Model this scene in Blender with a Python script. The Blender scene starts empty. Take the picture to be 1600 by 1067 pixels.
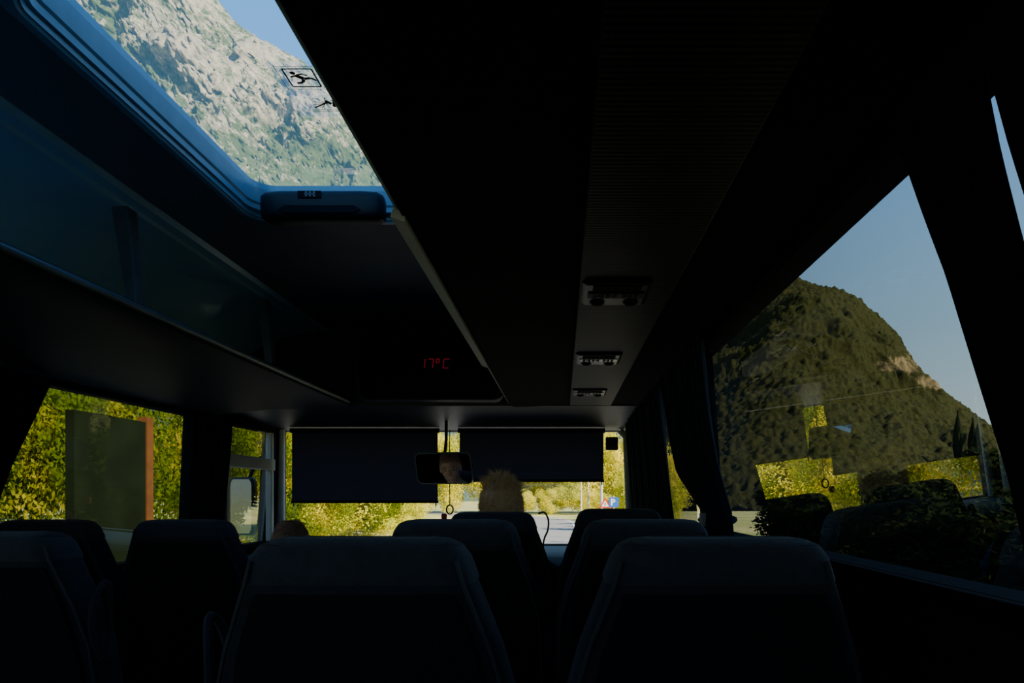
import bpy, bmesh, math, random
from mathutils import Vector, Matrix, noise
random.seed(7)
H = 1.2            # eye height over the bus floor; builder z values are relative to the eye
C = bpy.context.scene.collection
BASE = {}

# ------------------------------------------------------------------ materials
def newmat(name):
    m = bpy.data.materials.new(name); m.use_nodes = True
    nt = m.node_tree; nt.nodes.clear()
    out = nt.nodes.new('ShaderNodeOutputMaterial')
    return m, nt, out
def mat(name, c1, c2=None, rough=0.6, scale=20, metal=0.0, bump=0.0, bscale=None, emit=None, estr=0, spec=0.5, sheen=0.0):
    m, nt, out = newmat(name)
    p = nt.nodes.new('ShaderNodeBsdfPrincipled')
    tc = nt.nodes.new('ShaderNodeTexCoord')
    n = nt.nodes.new('ShaderNodeTexNoise'); n.inputs['Scale'].default_value = scale; n.inputs['Detail'].default_value = 4
    nt.links.new(tc.outputs['Object'], n.inputs['Vector'])
    r = nt.nodes.new('ShaderNodeValToRGB')
    c2 = c2 or tuple(x*0.75 for x in c1)
    r.color_ramp.elements[0].position = .35; r.color_ramp.elements[1].position = .65
    r.color_ramp.elements[0].color = (*c2, 1); r.color_ramp.elements[1].color = (*c1, 1)
    nt.links.new(n.outputs['Fac'], r.inputs['Fac']); nt.links.new(r.outputs['Color'], p.inputs['Base Color'])
    p.inputs['Roughness'].default_value = rough; p.inputs['Metallic'].default_value = metal
    p.inputs['Specular IOR Level'].default_value = spec
    if sheen: p.inputs['Sheen Weight'].default_value = sheen
    if emit:
        p.inputs['Emission Color'].default_value = (*emit, 1); p.inputs['Emission Strength'].default_value = estr
    if bump:
        b = nt.nodes.new('ShaderNodeBump'); b.inputs['Strength'].default_value = bump; b.inputs['Distance'].default_value = .003
        n2 = nt.nodes.new('ShaderNodeTexNoise'); n2.inputs['Scale'].default_value = bscale or scale*8
        nt.links.new(tc.outputs['Object'], n2.inputs['Vector'])
        nt.links.new(n2.outputs['Fac'], b.inputs['Height']); nt.links.new(b.outputs['Normal'], p.inputs['Normal'])
    nt.links.new(p.outputs['BSDF'], out.inputs['Surface'])
    return m
def glassmat(name, tint, f0=.07, power=4):
    m, nt, out = newmat(name)
    t = nt.nodes.new('ShaderNodeBsdfTransparent'); t.inputs['Color'].default_value = (*tint, 1)
    g = nt.nodes.new('ShaderNodeBsdfGlossy'); g.inputs['Roughness'].default_value = 0.0
    lw = nt.nodes.new('ShaderNodeLayerWeight'); lw.inputs['Blend'].default_value = .5
    pw = nt.nodes.new('ShaderNodeMath'); pw.operation = 'POWER'; pw.inputs[1].default_value = power
    ml = nt.nodes.new('ShaderNodeMath'); ml.operation = 'MULTIPLY_ADD'; ml.inputs[1].default_value = 1-f0; ml.inputs[2].default_value = f0
    mx = nt.nodes.new('ShaderNodeMixShader')
    nt.links.new(lw.outputs['Facing'], pw.inputs[0]); nt.links.new(pw.outputs[0], ml.inputs[0])
    nt.links.new(ml.outputs[0], mx.inputs[0]); nt.links.new(t.outputs[0], mx.inputs[1]); nt.links.new(g.outputs[0], mx.inputs[2])
    nt.links.new(mx.outputs[0], out.inputs['Surface'])
    return m
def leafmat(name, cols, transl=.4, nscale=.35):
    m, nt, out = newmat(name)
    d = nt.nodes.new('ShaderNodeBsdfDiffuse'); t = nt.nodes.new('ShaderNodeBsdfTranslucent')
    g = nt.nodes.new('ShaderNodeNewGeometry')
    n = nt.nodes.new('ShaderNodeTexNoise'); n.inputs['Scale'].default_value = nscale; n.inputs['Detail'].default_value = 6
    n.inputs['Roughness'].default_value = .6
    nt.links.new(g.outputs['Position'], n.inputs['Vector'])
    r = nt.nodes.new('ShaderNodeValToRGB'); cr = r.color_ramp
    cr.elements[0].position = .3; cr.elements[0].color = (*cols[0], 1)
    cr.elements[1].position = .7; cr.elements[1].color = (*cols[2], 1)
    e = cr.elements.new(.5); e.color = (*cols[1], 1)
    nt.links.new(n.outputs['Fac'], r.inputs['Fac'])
    mx = nt.nodes.new('ShaderNodeMixShader'); mx.inputs[0].default_value = transl
    for s in (d, t): nt.links.new(r.outputs['Color'], s.inputs['Color'])
    nt.links.new(d.outputs[0], mx.inputs[1]); nt.links.new(t.outputs[0], mx.inputs[2])
    nt.links.new(mx.outputs[0], out.inputs['Surface'])
    return m
def terrainmat(name, rock, rock2, green, green2, rockthr, scale, haze=None, hz=0, mscale=2.2, bmul=1.0, soft=.05):
    m, nt, out = newmat(name)
    g = nt.nodes.new('ShaderNodeNewGeometry')
    L = nt.links.new
    def nz(s, d=8, r=.65):
        n = nt.nodes.new('ShaderNodeTexNoise'); n.inputs['Scale'].default_value = s; n.inputs['Detail'].default_value = d
        n.inputs['Roughness'].default_value = r; L(g.outputs['Position'], n.inputs['Vector']); return n
    def ramp(src, a, b, ca, cb):
        r = nt.nodes.new('ShaderNodeValToRGB'); e = r.color_ramp.elements
        e[0].position = a; e[1].position = b; e[0].color = (*ca, 1); e[1].color = (*cb, 1); L(src, r.inputs['Fac']); return r
    rk = ramp(nz(scale*10, 12, .85).outputs['Fac'], .40, .62, rock2, rock)
    gr = ramp(nz(scale*18, 10, .85).outputs['Fac'], .40, .62, green2, green)
    at = nt.nodes.new('ShaderNodeAttribute'); at.attribute_name = 'rockiness'
    add = nt.nodes.new('ShaderNodeMath'); add.operation = 'ADD'; L(nz(scale*mscale, 14, .8).outputs['Fac'], add.inputs[0]); L(at.outputs['Fac'], add.inputs[1])
    msk = ramp(add.outputs[0], rockthr-soft, rockthr+soft, (0, 0, 0), (1, 1, 1))
    mx = nt.nodes.new('ShaderNodeMixRGB'); L(msk.outputs['Color'], mx.inputs['Fac']); L(gr.outputs['Color'], mx.inputs[1]); L(rk.outputs['Color'], mx.inputs[2])
    p = nt.nodes.new('ShaderNodeBsdfPrincipled'); p.inputs['Roughness'].default_value = .95; p.inputs['Specular IOR Level'].default_value = .1
    L(mx.outputs[0], p.inputs['Base Color'])
    b = nt.nodes.new('ShaderNodeBump'); b.inputs['Strength'].default_value = 1; b.inputs['Distance'].default_value = 1.2/scale/25*bmul
    L(nz(scale*16, 12, .8).outputs['Fac'], b.inputs['Height']); L(b.outputs['Normal'], p.inputs['Normal'])
    if haze:  # bluish emission in the material stands in for air haze
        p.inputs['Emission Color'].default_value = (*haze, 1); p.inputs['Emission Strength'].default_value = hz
    L(p.outputs[0], out.inputs['Surface'])
    return m

M = {}
M['ceil'] = mat('headliner_vinyl', (.17, .22, .26), (.15, .20, .235), rough=.5, scale=6, bump=.2)
M['cove'] = mat('cove_vinyl', (.40, .76, 1.0), (.36, .70, .95), rough=.22, scale=5)  # sky-blue sheen of the left cove put into its colour
M['bounce'] = mat('pale_bounce_panel', (.52, .74, .95), (.47, .68, .88), rough=.7, scale=8)
M['trim'] = mat('dark_plastic', (.024, .030, .038), rough=.5, scale=12)
M['shelf'] = mat('dark_shelf_vinyl', (.012, .016, .021), rough=.6, scale=12, spec=.3)
M['dash'] = mat('dashboard_plastic', (.09, .095, .10), rough=.6, scale=12)
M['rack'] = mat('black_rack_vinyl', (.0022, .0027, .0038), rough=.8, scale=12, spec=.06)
M['frame'] = mat('hatch_frame_plastic', (.22, .50, .72), (.19, .44, .64), rough=.24, scale=15)  # blue sky highlights on the frame put into the base colour
M['handle'] = mat('black_handle_plastic', (.014, .020, .026), rough=.45, scale=15, spec=.35)
M['rail'] = mat('rack_rail_plastic', (.10, .17, .23), rough=.35, scale=15)
M['wall'] = mat('wall_trim_fabric', (.005, .006, .008), rough=.9, scale=30, bump=.3, spec=.10)
M['backp'] = mat('seat_back_fabric', (.011, .013, .018), (.008, .0095, .014), rough=.95, scale=90, bump=.3, spec=.15)
M['floor'] = mat('floor_vinyl', (.02, .02, .022), (.05, .05, .055), rough=.7, scale=90)
M['seat'] = mat('seat_velour', (.024, .029, .040), (.018, .022, .031), rough=.95, scale=60, bump=.5, sheen=.10, spec=.3)
M['cap'] = mat('headrest_velour', (.036, .045, .061), (.028, .035, .049), rough=.95, scale=40, bump=.5, sheen=.15, spec=.3)
M['piping'] = mat('seat_piping', (.028, .034, .046), rough=.7, scale=40)
M['graymetal'] = mat('painted_light_frame', (.42, .46, .46), (.36, .4, .4), rough=.5, scale=20)
M['curtain'] = mat('navy_curtain_cloth', (.010, .015, .038), (.007, .010, .025), rough=.95, scale=50, bump=.4, sheen=.05, spec=.15)
M['curtain2'] = mat('black_curtain_cloth', (.004, .005, .008), (.003, .004, .006), rough=.95, scale=50, bump=.2, spec=.1)
M['blind'] = leafmat('navy_blind_cloth', [(.016, .017, .028), (.018, .019, .031), (.020, .021, .034)], .5, 60)
M['black'] = mat('matt_black', (.006, .006, .008), rough=.7, spec=.2)
M['gloss'] = mat('gloss_panel', (.007, .008, .010), rough=.35, scale=20, spec=.2)
M['white'] = mat('white_marking', (.75, .75, .72), (.68, .68, .66), rough=.6)
M['label'] = mat('lit_label', (.13, .135, .145), rough=.3)
M['label_dark'] = mat('shaded_label', (.010, .011, .012), rough=.5, spec=.12)  # dark copy of the label, shade put into its colour
M['bag'] = mat('pale_bag_cloth', (.3, .33, .36), rough=.8)
M['led'] = mat('red_led', (.2, .01, .02), rough=.5, emit=(1, .03, .10), estr=.095)
M['mirror'] = mat('mirror_silver', (.94, .95, .95), (.93, .94, .94), rough=.0, metal=1)
M['mirror2'] = mat('side_mirror_silver', (.30, .33, .33), (.28, .31, .31), rough=.1, metal=1)
M['glass_side'] = glassmat('tinted_side_glass', (.66, .73, .75), .20, 1.9)
M['glass_rear'] = glassmat('rear_side_glass', (.8, .88, .92), .06, 5)
M['glass_roof'] = glassmat('roof_glass', (.80, .90, .95), .05, 5)
M['glass_front'] = glassmat('windscreen_glass', (.93, .95, .92), .05, 5)
M['skin'] = mat('skin', (.92, .56, .43), (.88, .50, .38), rough=.5, scale=30)
M['blond'] = leafmat('blond_hair', [(.70, .50, .27), (.92, .74, .45), (1.0, .92, .70)], .5, 60)
M['grayhair'] = leafmat('brown_gray_hair', [(.50, .32, .21), (.60, .40, .28), (.70, .50, .38)], .4, 60)
M['shirtblue'] = mat('blue_shirt', (.05, .20, .55), rough=.85, scale=40)
M['shirtdark'] = mat('charcoal_pullover', (.04, .04, .05), rough=.9, scale=40)
M['trouser'] = mat('dark_trousers', (.02, .022, .03), rough=.9, scale=40)
M['shoe'] = mat('black_shoe_leather', (.012, .012, .012), rough=.4)
M['eye'] = mat('eye_white', (.6, .6, .58), rough=.3)
M['iris'] = mat('dark_iris', (.03, .02, .015), rough=.2)
M['strap'] = mat('dull_green_strap', (.05, .08, .015), rough=.9)
M['asphalt'] = mat('asphalt', (.24, .24, .25), (.19, .19, .20), rough=.9, scale=3)
M['grass'] = mat('dry_grass_ground', (.46, .40, .18), (.24, .28, .07), rough=1, scale=.25)
M['bark'] = mat('bark', (.12, .08, .05), rough=.95, scale=8)
M['rust'] = mat('rust_orange_paint', (.16, .06, .015), (.12, .045, .013), rough=.85, scale=5, spec=.1)
M['board'] = mat('dark_reflection_panel', (.009, .014, .005), (.006, .009, .003), rough=.95, scale=2, spec=.05)
M['signblue'] = mat('sign_blue', (.02, .12, .55), rough=.4)
M['signred'] = mat('sign_red', (.6, .02, .02), rough=.4)
M['pole'] = mat('galvanised_pole', (.55, .56, .56), rough=.5)
M['leaf_y'] = leafmat('sunlit_yellow_green_leaves', [(.22, .30, .02), (.62, .58, .05), (.97, .82, .16)], .5, .45)  # sun glow on the foliage put into the bright leaf colour
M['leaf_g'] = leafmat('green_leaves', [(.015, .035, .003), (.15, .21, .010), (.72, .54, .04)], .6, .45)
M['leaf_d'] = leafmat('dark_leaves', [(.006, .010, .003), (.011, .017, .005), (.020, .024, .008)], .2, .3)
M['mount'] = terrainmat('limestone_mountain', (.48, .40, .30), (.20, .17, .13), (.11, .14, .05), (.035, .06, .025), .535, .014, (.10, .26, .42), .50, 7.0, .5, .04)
M['hill'] = terrainmat('wooded_hill', (.30, .22, .115), (.10, .08, .04), (.050, .050, .011), (.010, .013, .0035), .70, .07, None, 0, 1.5, .6)
def film():
    m, nt, out = newmat('sticker_film')
    t = nt.nodes.new('ShaderNodeBsdfTransparent'); d = nt.nodes.new('ShaderNodeBsdfDiffuse'); d.inputs['Color'].default_value = (.7, .75, .8, 1)
    tr = nt.nodes.new('ShaderNodeBsdfTranslucent'); tr.inputs['Color'].default_value = (.7, .75, .8, 1)
    a = nt.nodes.new('ShaderNodeAddShader'); nt.links.new(d.outputs[0], a.inputs[0]); nt.links.new(tr.outputs[0], a.inputs[1])
    mx = nt.nodes.new('ShaderNodeMixShader'); mx.inputs[0].default_value = .22
    nt.links.new(t.outputs[0], mx.inputs[1]); nt.links.new(a.outputs[0], mx.inputs[2]); nt.links.new(mx.outputs[0], out.inputs['Surface'])
    return m
M['film'] = film()
def louver():
    m, nt, out = newmat('ribbed_service_strip')
    p = nt.nodes.new('ShaderNodeBsdfPrincipled'); tc = nt.nodes.new('ShaderNodeTexCoord')
    w = nt.nodes.new('ShaderNodeTexWave'); w.bands_direction = 'Y'; w.inputs['Scale'].default_value = 28
    nt.links.new(tc.outputs['Object'], w.inputs['Vector'])
    b = nt.nodes.new('ShaderNodeBump'); b.inputs['Strength'].default_value = .15; b.inputs['Distance'].default_value = .002
    nt.links.new(w.outputs['Fac'], b.inputs['Height']); nt.links.new(b.outputs['Normal'], p.inputs['Normal'])
    p.inputs['Base Color'].default_value = (.0035, .004, .005, 1); p.inputs['Roughness'].default_value = .5; p.inputs['Specular IOR Level'].default_value = .12
    nt.links.new(p.outputs[0], out.inputs['Surface']); return m
M['louver'] = louver()

# ------------------------------------------------------------------ builders
def finish(o, label=None, cat=None, kind=None, group=None):
    if label: o['label'] = label
    if cat: o['category'] = cat
    if kind: o['kind'] = kind
    if group: o['group'] = group
    return o
def empty(name, loc, label, cat, group=None):
    e = bpy.data.objects.new(name, None); e.empty_display_size = .05
    w = Vector((loc[0], loc[1], loc[2]+H)); e.location = w; C.objects.link(e); BASE[e.name] = w
    return finish(e, label, cat, None, group)
class MB:
    def __init__(s): s.v = []; s.f = []
    def add(s, vs, fs):
        n = len(s.v); s.v += [tuple(v) for v in vs]; s.f += [tuple(i+n for i in f) for f in fs]; return s
    def box(s, x0, x1, y0, y1, z0, z1):
        return s.add([(x0, y0, z0), (x1, y0, z0), (x1, y1, z0), (x0, y1, z0), (x0, y0, z1), (x1, y0, z1), (x1, y1, z1), (x0, y1, z1)],
                     [(0, 3, 2, 1), (4, 5, 6, 7), (0, 1, 5, 4), (1, 2, 6, 5), (2, 3, 7, 6), (3, 0, 4, 7)])
    def loft(s, rings, cap=True, closed=False):
        n = len(rings[0]); vs = [p for r in rings for p in r]; fs = []
        m = len(rings)
        for i in range(m if closed else m-1):
            a = i*n; b = ((i+1) % m)*n
            for j in range(n):
                k = (j+1) % n; fs.append((a+j, a+k, b+k, b+j))
        if cap and not closed:
            fs.append(tuple(range(n))[::-1]); fs.append(tuple((m-1)*n+j for j in range(n)))
        return s.add(vs, fs)
    def prism_y(s, pts, y0, y1):      # pts (x,z)
        return s.loft([[(p[0], y0, p[1]) for p in pts], [(p[0], y1, p[1]) for p in pts]])
    def tube(s, path, r, n=8, closed=False):
        rings = []; P = [Vector(p) for p in path]; m = len(P); prev = None
        for i, p in enumerate(P):
            if closed: t = P[(i+1) % m]-P[i-1]
            else: t = P[min(i+1, m-1)]-P[max(i-1, 0)]
            t.normalize()
            ref = prev if prev else (Vector((0, 0, 1)) if abs(t.z) < .9 else Vector((1, 0, 0)))
            a = (ref - t*ref.dot(t)).normalized(); prev = a; b = t.cross(a)
            rr = r[i] if isinstance(r, (list, tuple)) else r
            rings.append([p+a*rr*math.cos(2*math.pi*k/n)+b*rr*math.sin(2*math.pi*k/n) for k in range(n)])
        return s.loft(rings, True, closed)
    def obj(s, name, m, parent=None, smooth=False, bevel=0, raw=False, angle=40, **kw):
        off = Vector((0, 0, 0)) if raw else Vector((0, 0, H))
        if parent and not raw: off = off - BASE[parent.name]
        me = bpy.data.meshes.new(name)
        me.from_pydata([(v[0]+off.x, v[1]+off.y, v[2]+off.z) for v in s.v], [], s.f)
        bm = bmesh.new(); bm.from_mesh(me); bmesh.ops.recalc_face_normals(bm, faces=bm.faces); bm.to_mesh(me); bm.free()
        me.materials.append(m)
        o = bpy.data.objects.new(name, me); C.objects.link(o)
        if not parent and not raw:      # origin at centre bottom
            xs = [v.co for v in me.vertices]
            c = Vector(((min(v.x for v in xs)+max(v.x for v in xs))/2, (min(v.y for v in xs)+max(v.y for v in xs))/2, min(v.z for v in xs)))
            me.transform(Matrix.Translation(-c)); o.location = c; BASE[o.name] = c
        if parent:
            o.parent = parent; BASE[o.name] = BASE.get(parent.name, Vector((0, 0, 0)))
        if bevel:
            b = o.modifiers.new('bevel', 'BEVEL'); b.width = bevel; b.segments = 3; b.limit_method = 'ANGLE'; b.angle_limit = math.radians(35)
        if smooth:
            for p in me.polygons: p.use_smooth = True
            try: me.set_sharp_from_angle(angle=math.radians(angle))
            except Exception: pass
        return finish(o, **kw)
def rrect(x0, x1, y0, y1, r, z, n=8):
    pts = []
    for cx, cy, a0 in ((x1-r, y1-r, 0), (x0+r, y1-r, 90), (x0+r, y0+r, 180), (x1-r, y0+r, 270)):
        for i in range(n+1):
            a = math.radians(a0+90*i/n); pts.append((cx+r*math.cos(a), cy+r*math.sin(a), z))
    return pts
def superring(w, t, cy, z, n=40, e=4.0, cx=0):
    pts = []
    for i in range(n):
        a = 2*math.pi*i/n; c, s_ = math.cos(a), math.sin(a)
        pts.append((cx+w*math.copysign(abs(c)**(2/e), c), cy+t*math.copysign(abs(s_)**(2/e), s_), z))
    return pts
def ellipsoid(mb, c, r, seg=20, rings=14):
    R = []
    for i in range(1, rings):
        ph = math.pi*i/rings
        R.append([(c[0]+r[0]*math.sin(ph)*math.cos(2*math.pi*j/seg), c[1]+r[1]*math.sin(ph)*math.sin(2*math.pi*j/seg), c[2]+r[2]*math.cos(ph)) for j in range(seg)])
    mb.loft(R)
XR = lambda z: .49-.07*z
XL = lambda z: -1.95+.045*z
ZC = .92; MID = -.73; FR = 4.78; ZWR = .478; ZS = -.115; ZSL = -.30

# ------------------------------------------------------------------ bus shell
def wallbox(mb, side, y0, y1, z0, z1, th=.06):
    f = XR if side > 0 else XL; s = side
    mb.add([(f(z0), y0, z0), (f(z0)+s*th, y0, z0), (f(z0)+s*th, y1, z0), (f(z0), y1, z0),
            (f(z1), y0, z1), (f(z1)+s*th, y0, z1), (f(z1)+s*th, y1, z1), (f(z1), y1, z1)],
           [(0, 3, 2, 1), (4, 5, 6, 7), (0, 1, 5, 4), (1, 2, 6, 5), (2, 3, 7, 6), (3, 0, 4, 7)])
YB = -2.6
wr = MB()
wallbox(wr, 1, YB, FR, -1.55, ZS); wallbox(wr, 1, YB, FR, ZWR, ZC)
for a, b in ((YB, -2.45), (.05, .35), (2.35, 2.45), (4.5, FR)): wallbox(wr, 1, a, b, ZS, ZWR)
wr.obj('wall_right', M['wall'], kind='structure', label='dark fabric-lined side wall with window openings')
wl = MB()
wallbox(wl, -1, YB, FR, -1.55, ZSL); wallbox(wl, -1, YB, FR, .42, ZC)
for a, b in ((YB, -2.45), (.15, .3), (3.6, 3.95), (4.55, FR)): wallbox(wl, -1, a, b, ZSL, .42)
wl.obj('wall_left', M['wall'], kind='structure', label='dark fabric-lined side wall with window openings')
wb = MB(); wb.box(-2.05, .66, YB-.06, YB, -1.55, -.1); wb.box(-2.05, .66, YB-.06, YB, .5, ZC+.04)
wb.box(-2.05, -1.75, YB-.06, YB, -.1, .5); wb.box(.3, .66, YB-.06, YB, -.1, .5)
wb.obj('wall_back', M['wall'], kind='structure')
wf = MB(); wf.box(-2.05, .66, FR, FR+.06, -1.55, -.335); wf.box(-2.05, .66, FR, FR+.06, .45, ZC+.04)
wf.box(-2.05, -1.95, FR, FR+.06, -.335, .45); wf.box(.475, .66, FR, FR+.06, -.335, .45)
wf.obj('wall_front', M['trim'], kind='structure')
fl = MB(); fl.box(-2.05, .66, YB, 3.0, -1.28, -H); fl.box(-2.05, .66, 3.0, FR, -1.56, -1.5); fl.box(-2.05, .66, 2.97, 3.0, -1.56, -1.28)
fl.obj('floor', M['floor'], kind='structure')
HX0, HX1, HY0, HY1 = -1.02, -.44, 1.225, 2.28
RX0, RX1 = -1.2, -.26
ce = MB()
ce.box(-2.05, RX0, YB, 0, ZC, ZC+.04); ce.box(RX1, .6, YB, 0, ZC, ZC+.04); ce.box(RX0, RX1, YB, -1.9, ZC, ZC+.04); ce.box(RX0, RX1, -.5, 0, ZC, ZC+.04)
ce.box(-2.05, HX0, 0, FR+.05, ZC, ZC+.04); ce.box(HX1, .6, 0, FR+.05, ZC, ZC+.04)
ce.box(HX0, HX1, 0, HY0, ZC, ZC+.04); ce.box(HX0, HX1, HY1, FR+.05, ZC, ZC+.04)
ce.obj('ceiling', M['ceil'], kind='structure')
def cove(name, s):
    pts = [(-.56, .918), (-.575, .905), (-.60, .905), (-.605, .912), (-.625, .912), (-.63, .900), (-.65, .898)]
    for i in range(15):
        t = i/14; a = math.radians(8+74*t)
        pts.append((-.66-.50*math.sin(a)*1.0, .895-.40*(1-math.cos(a))-.02*t))
    back = [(-1.18, .52), (-1.18, .93), (-.56, .93)]
    P = [(MID+(-s)*p[0], p[1]) for p in pts+back]
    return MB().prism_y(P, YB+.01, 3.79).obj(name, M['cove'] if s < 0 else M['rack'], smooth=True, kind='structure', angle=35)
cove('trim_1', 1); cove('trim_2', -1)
MB().loft([[(-1.97, 3.8, .5), (.5, 3.8, .5), (.5, 3.8, .919), (-1.97, 3.8, .919)],
           [(-1.97, FR-.005, .455), (.5, FR-.005, .455), (.5, FR-.005, .919), (-1.97, FR-.005, .919)]]).obj('trim_3', M['trim'], kind='structure')
for i, (s, zt) in enumerate(((1, ZWR), (-1, .42))):
    f = XR if s > 0 else XL
    mb = MB()
    zs_ = ZS if s > 0 else ZSL
    for k, (z0, z1, d) in enumerate(((zt, zt+.02, .012), (zt+.03, zt+.045, .02), (zs_-.03, zs_, .02))):
        x = f((z0+z1)/2); mb.box(min(x, x-s*d), max(x, x-s*d), YB, 3.79 if k < 2 else FR-.1, z0, z1)
    mb.obj('trim_%d' % (4+i), M['rack'], bevel=.004, kind='structure')
def pane(name, side, y0, y1, z0, z1, m='glass_side'):
    f = XR if side > 0 else XL; o = side*.012
    mb = MB().add([(f(z0)+o, y0, z0), (f(z0)+o, y1, z0), (f(z1)+o, y1, z1), (f(z1)+o, y0, z1)], [(0, 1, 2, 3)])
    return mb.obj(name, M[m], kind='structure', label='tinted side window pane')
pane('window_1', 1, .35, 2.35, ZS, ZWR); pane('window_2', 1, 2.45, 4.5, ZS, ZWR)
pane('window_3', -1, .3, 3.6, ZSL, .42); pane('window_4', -1, 3.95, 4.55, ZSL, .42)
MB().add([(-1.95, FR+.03, -.335), (.475, FR+.03, -.335), (.475, FR+.03, .45), (-1.95, FR+.03, .45)], [(0, 1, 2, 3)]).obj('window_5', M['glass_front'], kind='structure', label='clear windscreen')
pane('window_6', 1, -2.45, .05, ZS, ZWR, 'glass_rear'); pane('window_7', -1, -2.45, .15, ZSL, .42, 'glass_rear')
MB().add([(-1.75, YB-.03, -.1), (.3, YB-.03, -.1), (.3, YB-.03, .5), (-1.75, YB-.03, .5)], [(0, 1, 2, 3)]).obj('window_8', M['glass_rear'], kind='structure', label='rear window')
MB().add([(RX0, -1.9, .94), (RX1, -1.9, .94), (RX1, -.5, .94), (RX0, -.5, .94)], [(0, 1, 2, 3)]).obj('window_9', M['glass_roof'], kind='structure', label='unseen roof opening added to light the interior')  # extra opening behind the camera, added to brighten seats and ceiling
mb = MB(); x = XL(.2)
mb.box(x-.02, x+.03, 3.93, 4.57, .17, .245); mb.box(x-.02, x+.02, 3.93, 3.97, -.30, .17); mb.box(x-.02, x+.02, 4.53, 4.57, -.30, .42)
mb.box(x-.02, x+.015, 3.95, 4.55, .19, .22)
mb.obj('trim_6', M['graymetal'], bevel=.006, kind='structure')
MB().tube([(-1.925, 4.70, -.34), (-1.925, 4.70, .455)], .022, 12).obj('trim_7', M['white'], smooth=True, kind='structure')
MB().tube([(.47, 4.70, -.34), (.455, 4.70, 0), (.44, 4.70, .40), (.40, 4.70, .45)], .022, 12).obj('trim_8', M['graymetal'], smooth=True, kind='structure')

# ------------------------------------------------------------------ roof hatch
hatch = empty('roof_hatch', ((HX0+HX1)/2, (HY0+HY1)/2, .90), 'open-view glazed roof hatch with a moulded grey frame', 'hatch')
prof = [(-.03, .922), (-.03, .917), (-.02, .911), (-.004, .911), (0, .917), (.004, .917), (.006, .930), (.014, .930), (.016, .945), (.022, .950), (.03, .99), (.03, 1.01), (-.0, 1.01), (-.0, .93)]
rings = []
for off, z in prof:
    fo = off + (.02 if off > .01 else 0)
    rings.append(rrect(HX0+off, HX1-off, HY0+off, HY1-fo, max(.03, .085-off*.6), z))
MB().loft(rings, closed=True).obj('frame', M['frame'], hatch, smooth=True, angle=30)
g = rrect(HX0+.028, HX1-.028, HY0+.028, HY1-.045, .055, .992)
MB().add(g, [tuple(range(len(g)))]).obj('glass', M['glass_roof'], hatch)
hb = MB(); hr = []
HYc, HZc = 2.115, .888
for xx, w, t in ((-.925, .010, .020), (-.92, .026, .036), (-.905, .036, .043), (-.86, .040, .045), (-.61, .040, .045), (-.565, .036, .043), (-.55, .026, .036), (-.545, .010, .020)):
    hr.append([(xx, HYc+w*math.copysign(abs(math.cos(q))**.5, math.cos(q)), HZc+t*math.copysign(abs(math.sin(q))**.5, math.sin(q))) for q in [2*math.pi*k/24 for k in range(24)]])
hb.loft(hr)
hnd = hb.obj('handle', M['handle'], hatch, smooth=True, label='black moulded opening handle')
MB().prism_y([(-.86, .868), (-.84, .858), (-.63, .858), (-.61, .868), (-.63, .880), (-.84, .880)], HYc-.043, HYc-.038).obj('grip_recess', M['black'], hnd)
MB().box(-.80, -.73, HYc-.043, HYc-.0395, .903, .924).obj('handle_label', M['black'], hnd)
lb = MB()
for a in (0, 1, 2): lb.box(-.777+a*.012, -.771+a*.012, HYc-.045, HYc-.043, .906, .921)
lb.box(-.779, -.748, HYc-.045, HYc-.043, .912, .915)
lb.obj('handle_mark', M['bag'], hnd)

def poly(mb, pts, cx, cy, s, z):   # pts in (right, up); up = toward -Y
    n = len(pts); mb.add([(cx+p[0]*s, cy-p[1]*s, z) for p in pts], [tuple(range(n))])
def bar(mb, a, b, w, cx, cy, s, z):
    dx, dy = b[0]-a[0], b[1]-a[1]; l = math.hypot(dx, dy); nx, ny = -dy/l*w/2, dx/l*w/2
    poly(mb, [(a[0]+nx, a[1]+ny), (b[0]+nx, b[1]+ny), (b[0]-nx, b[1]-ny), (a[0]-nx, a[1]-ny)], cx, cy, s, z)
def disc(mb, c, r, cx, cy, s, z):
    poly(mb, [(c[0]+r*math.cos(i*math.pi/8), c[1]+r*math.sin(i*math.pi/8)) for i in range(16)], cx, cy, s, z)
st = empty('emergency_exit_sticker', (-.60, 1.66, .985), 'translucent sticker with black running figure and hammer pictograms', 'sticker')
MB().add([(-.675, 1.555, .986), (-.525, 1.555, .986), (-.525, 1.78, .986), (-.675, 1.78, .986)], [(0, 1, 2, 3)]).obj('film', M['film'], st)
mk = MB(); cx, cy, s, z = -.612, 1.612, .034, .984
for a, b in (((-1, -1), (1, -1)), ((1, -1), (1, 1)), ((1, 1), (-1, 1)), ((-1, 1), (-1, -1))): bar(mk, a, b, .12, cx, cy, s, z)
q = (-1.45, -1.3, 1.45, 1.3)
for a, b in (((q[0], q[1]), (q[2], q[1])), ((q[2], q[1]), (q[2], q[3])), ((q[0], q[3]), (q[2], q[3])), ((q[0], q[1]), (q[0], q[3]))): bar(mk, a, b, .04, cx, cy, s, z)
disc(mk, (-.45, .55), .19, cx, cy, s, z)
for a, b, w in (((-.35, .3), (.1, -.1), .36), ((-.3, .3), (-.75, .1), .16), ((-.2, .35), (.2, .45), .16), ((.2, .45), (.45, .25), .14), ((.1, -.1), (.6, .0), .24), ((.6, .0), (.9, -.3), .2), ((.05, -.15), (-.1, -.5), .24), ((-.1, -.5), (-.55, -.6), .2)):
    bar(mk, a, b, w, cx, cy, s, z)
mk.obj('running_figure', M['black'], st)
mk = MB(); cy = 1.715; cx = -.592
for i in range(9):
    a = i*.7; bar(mk, (0, 0), (math.cos(a)*(.9+.2*(i % 2)), math.sin(a)*(.7)), .06, cx, cy, s, z)
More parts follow.
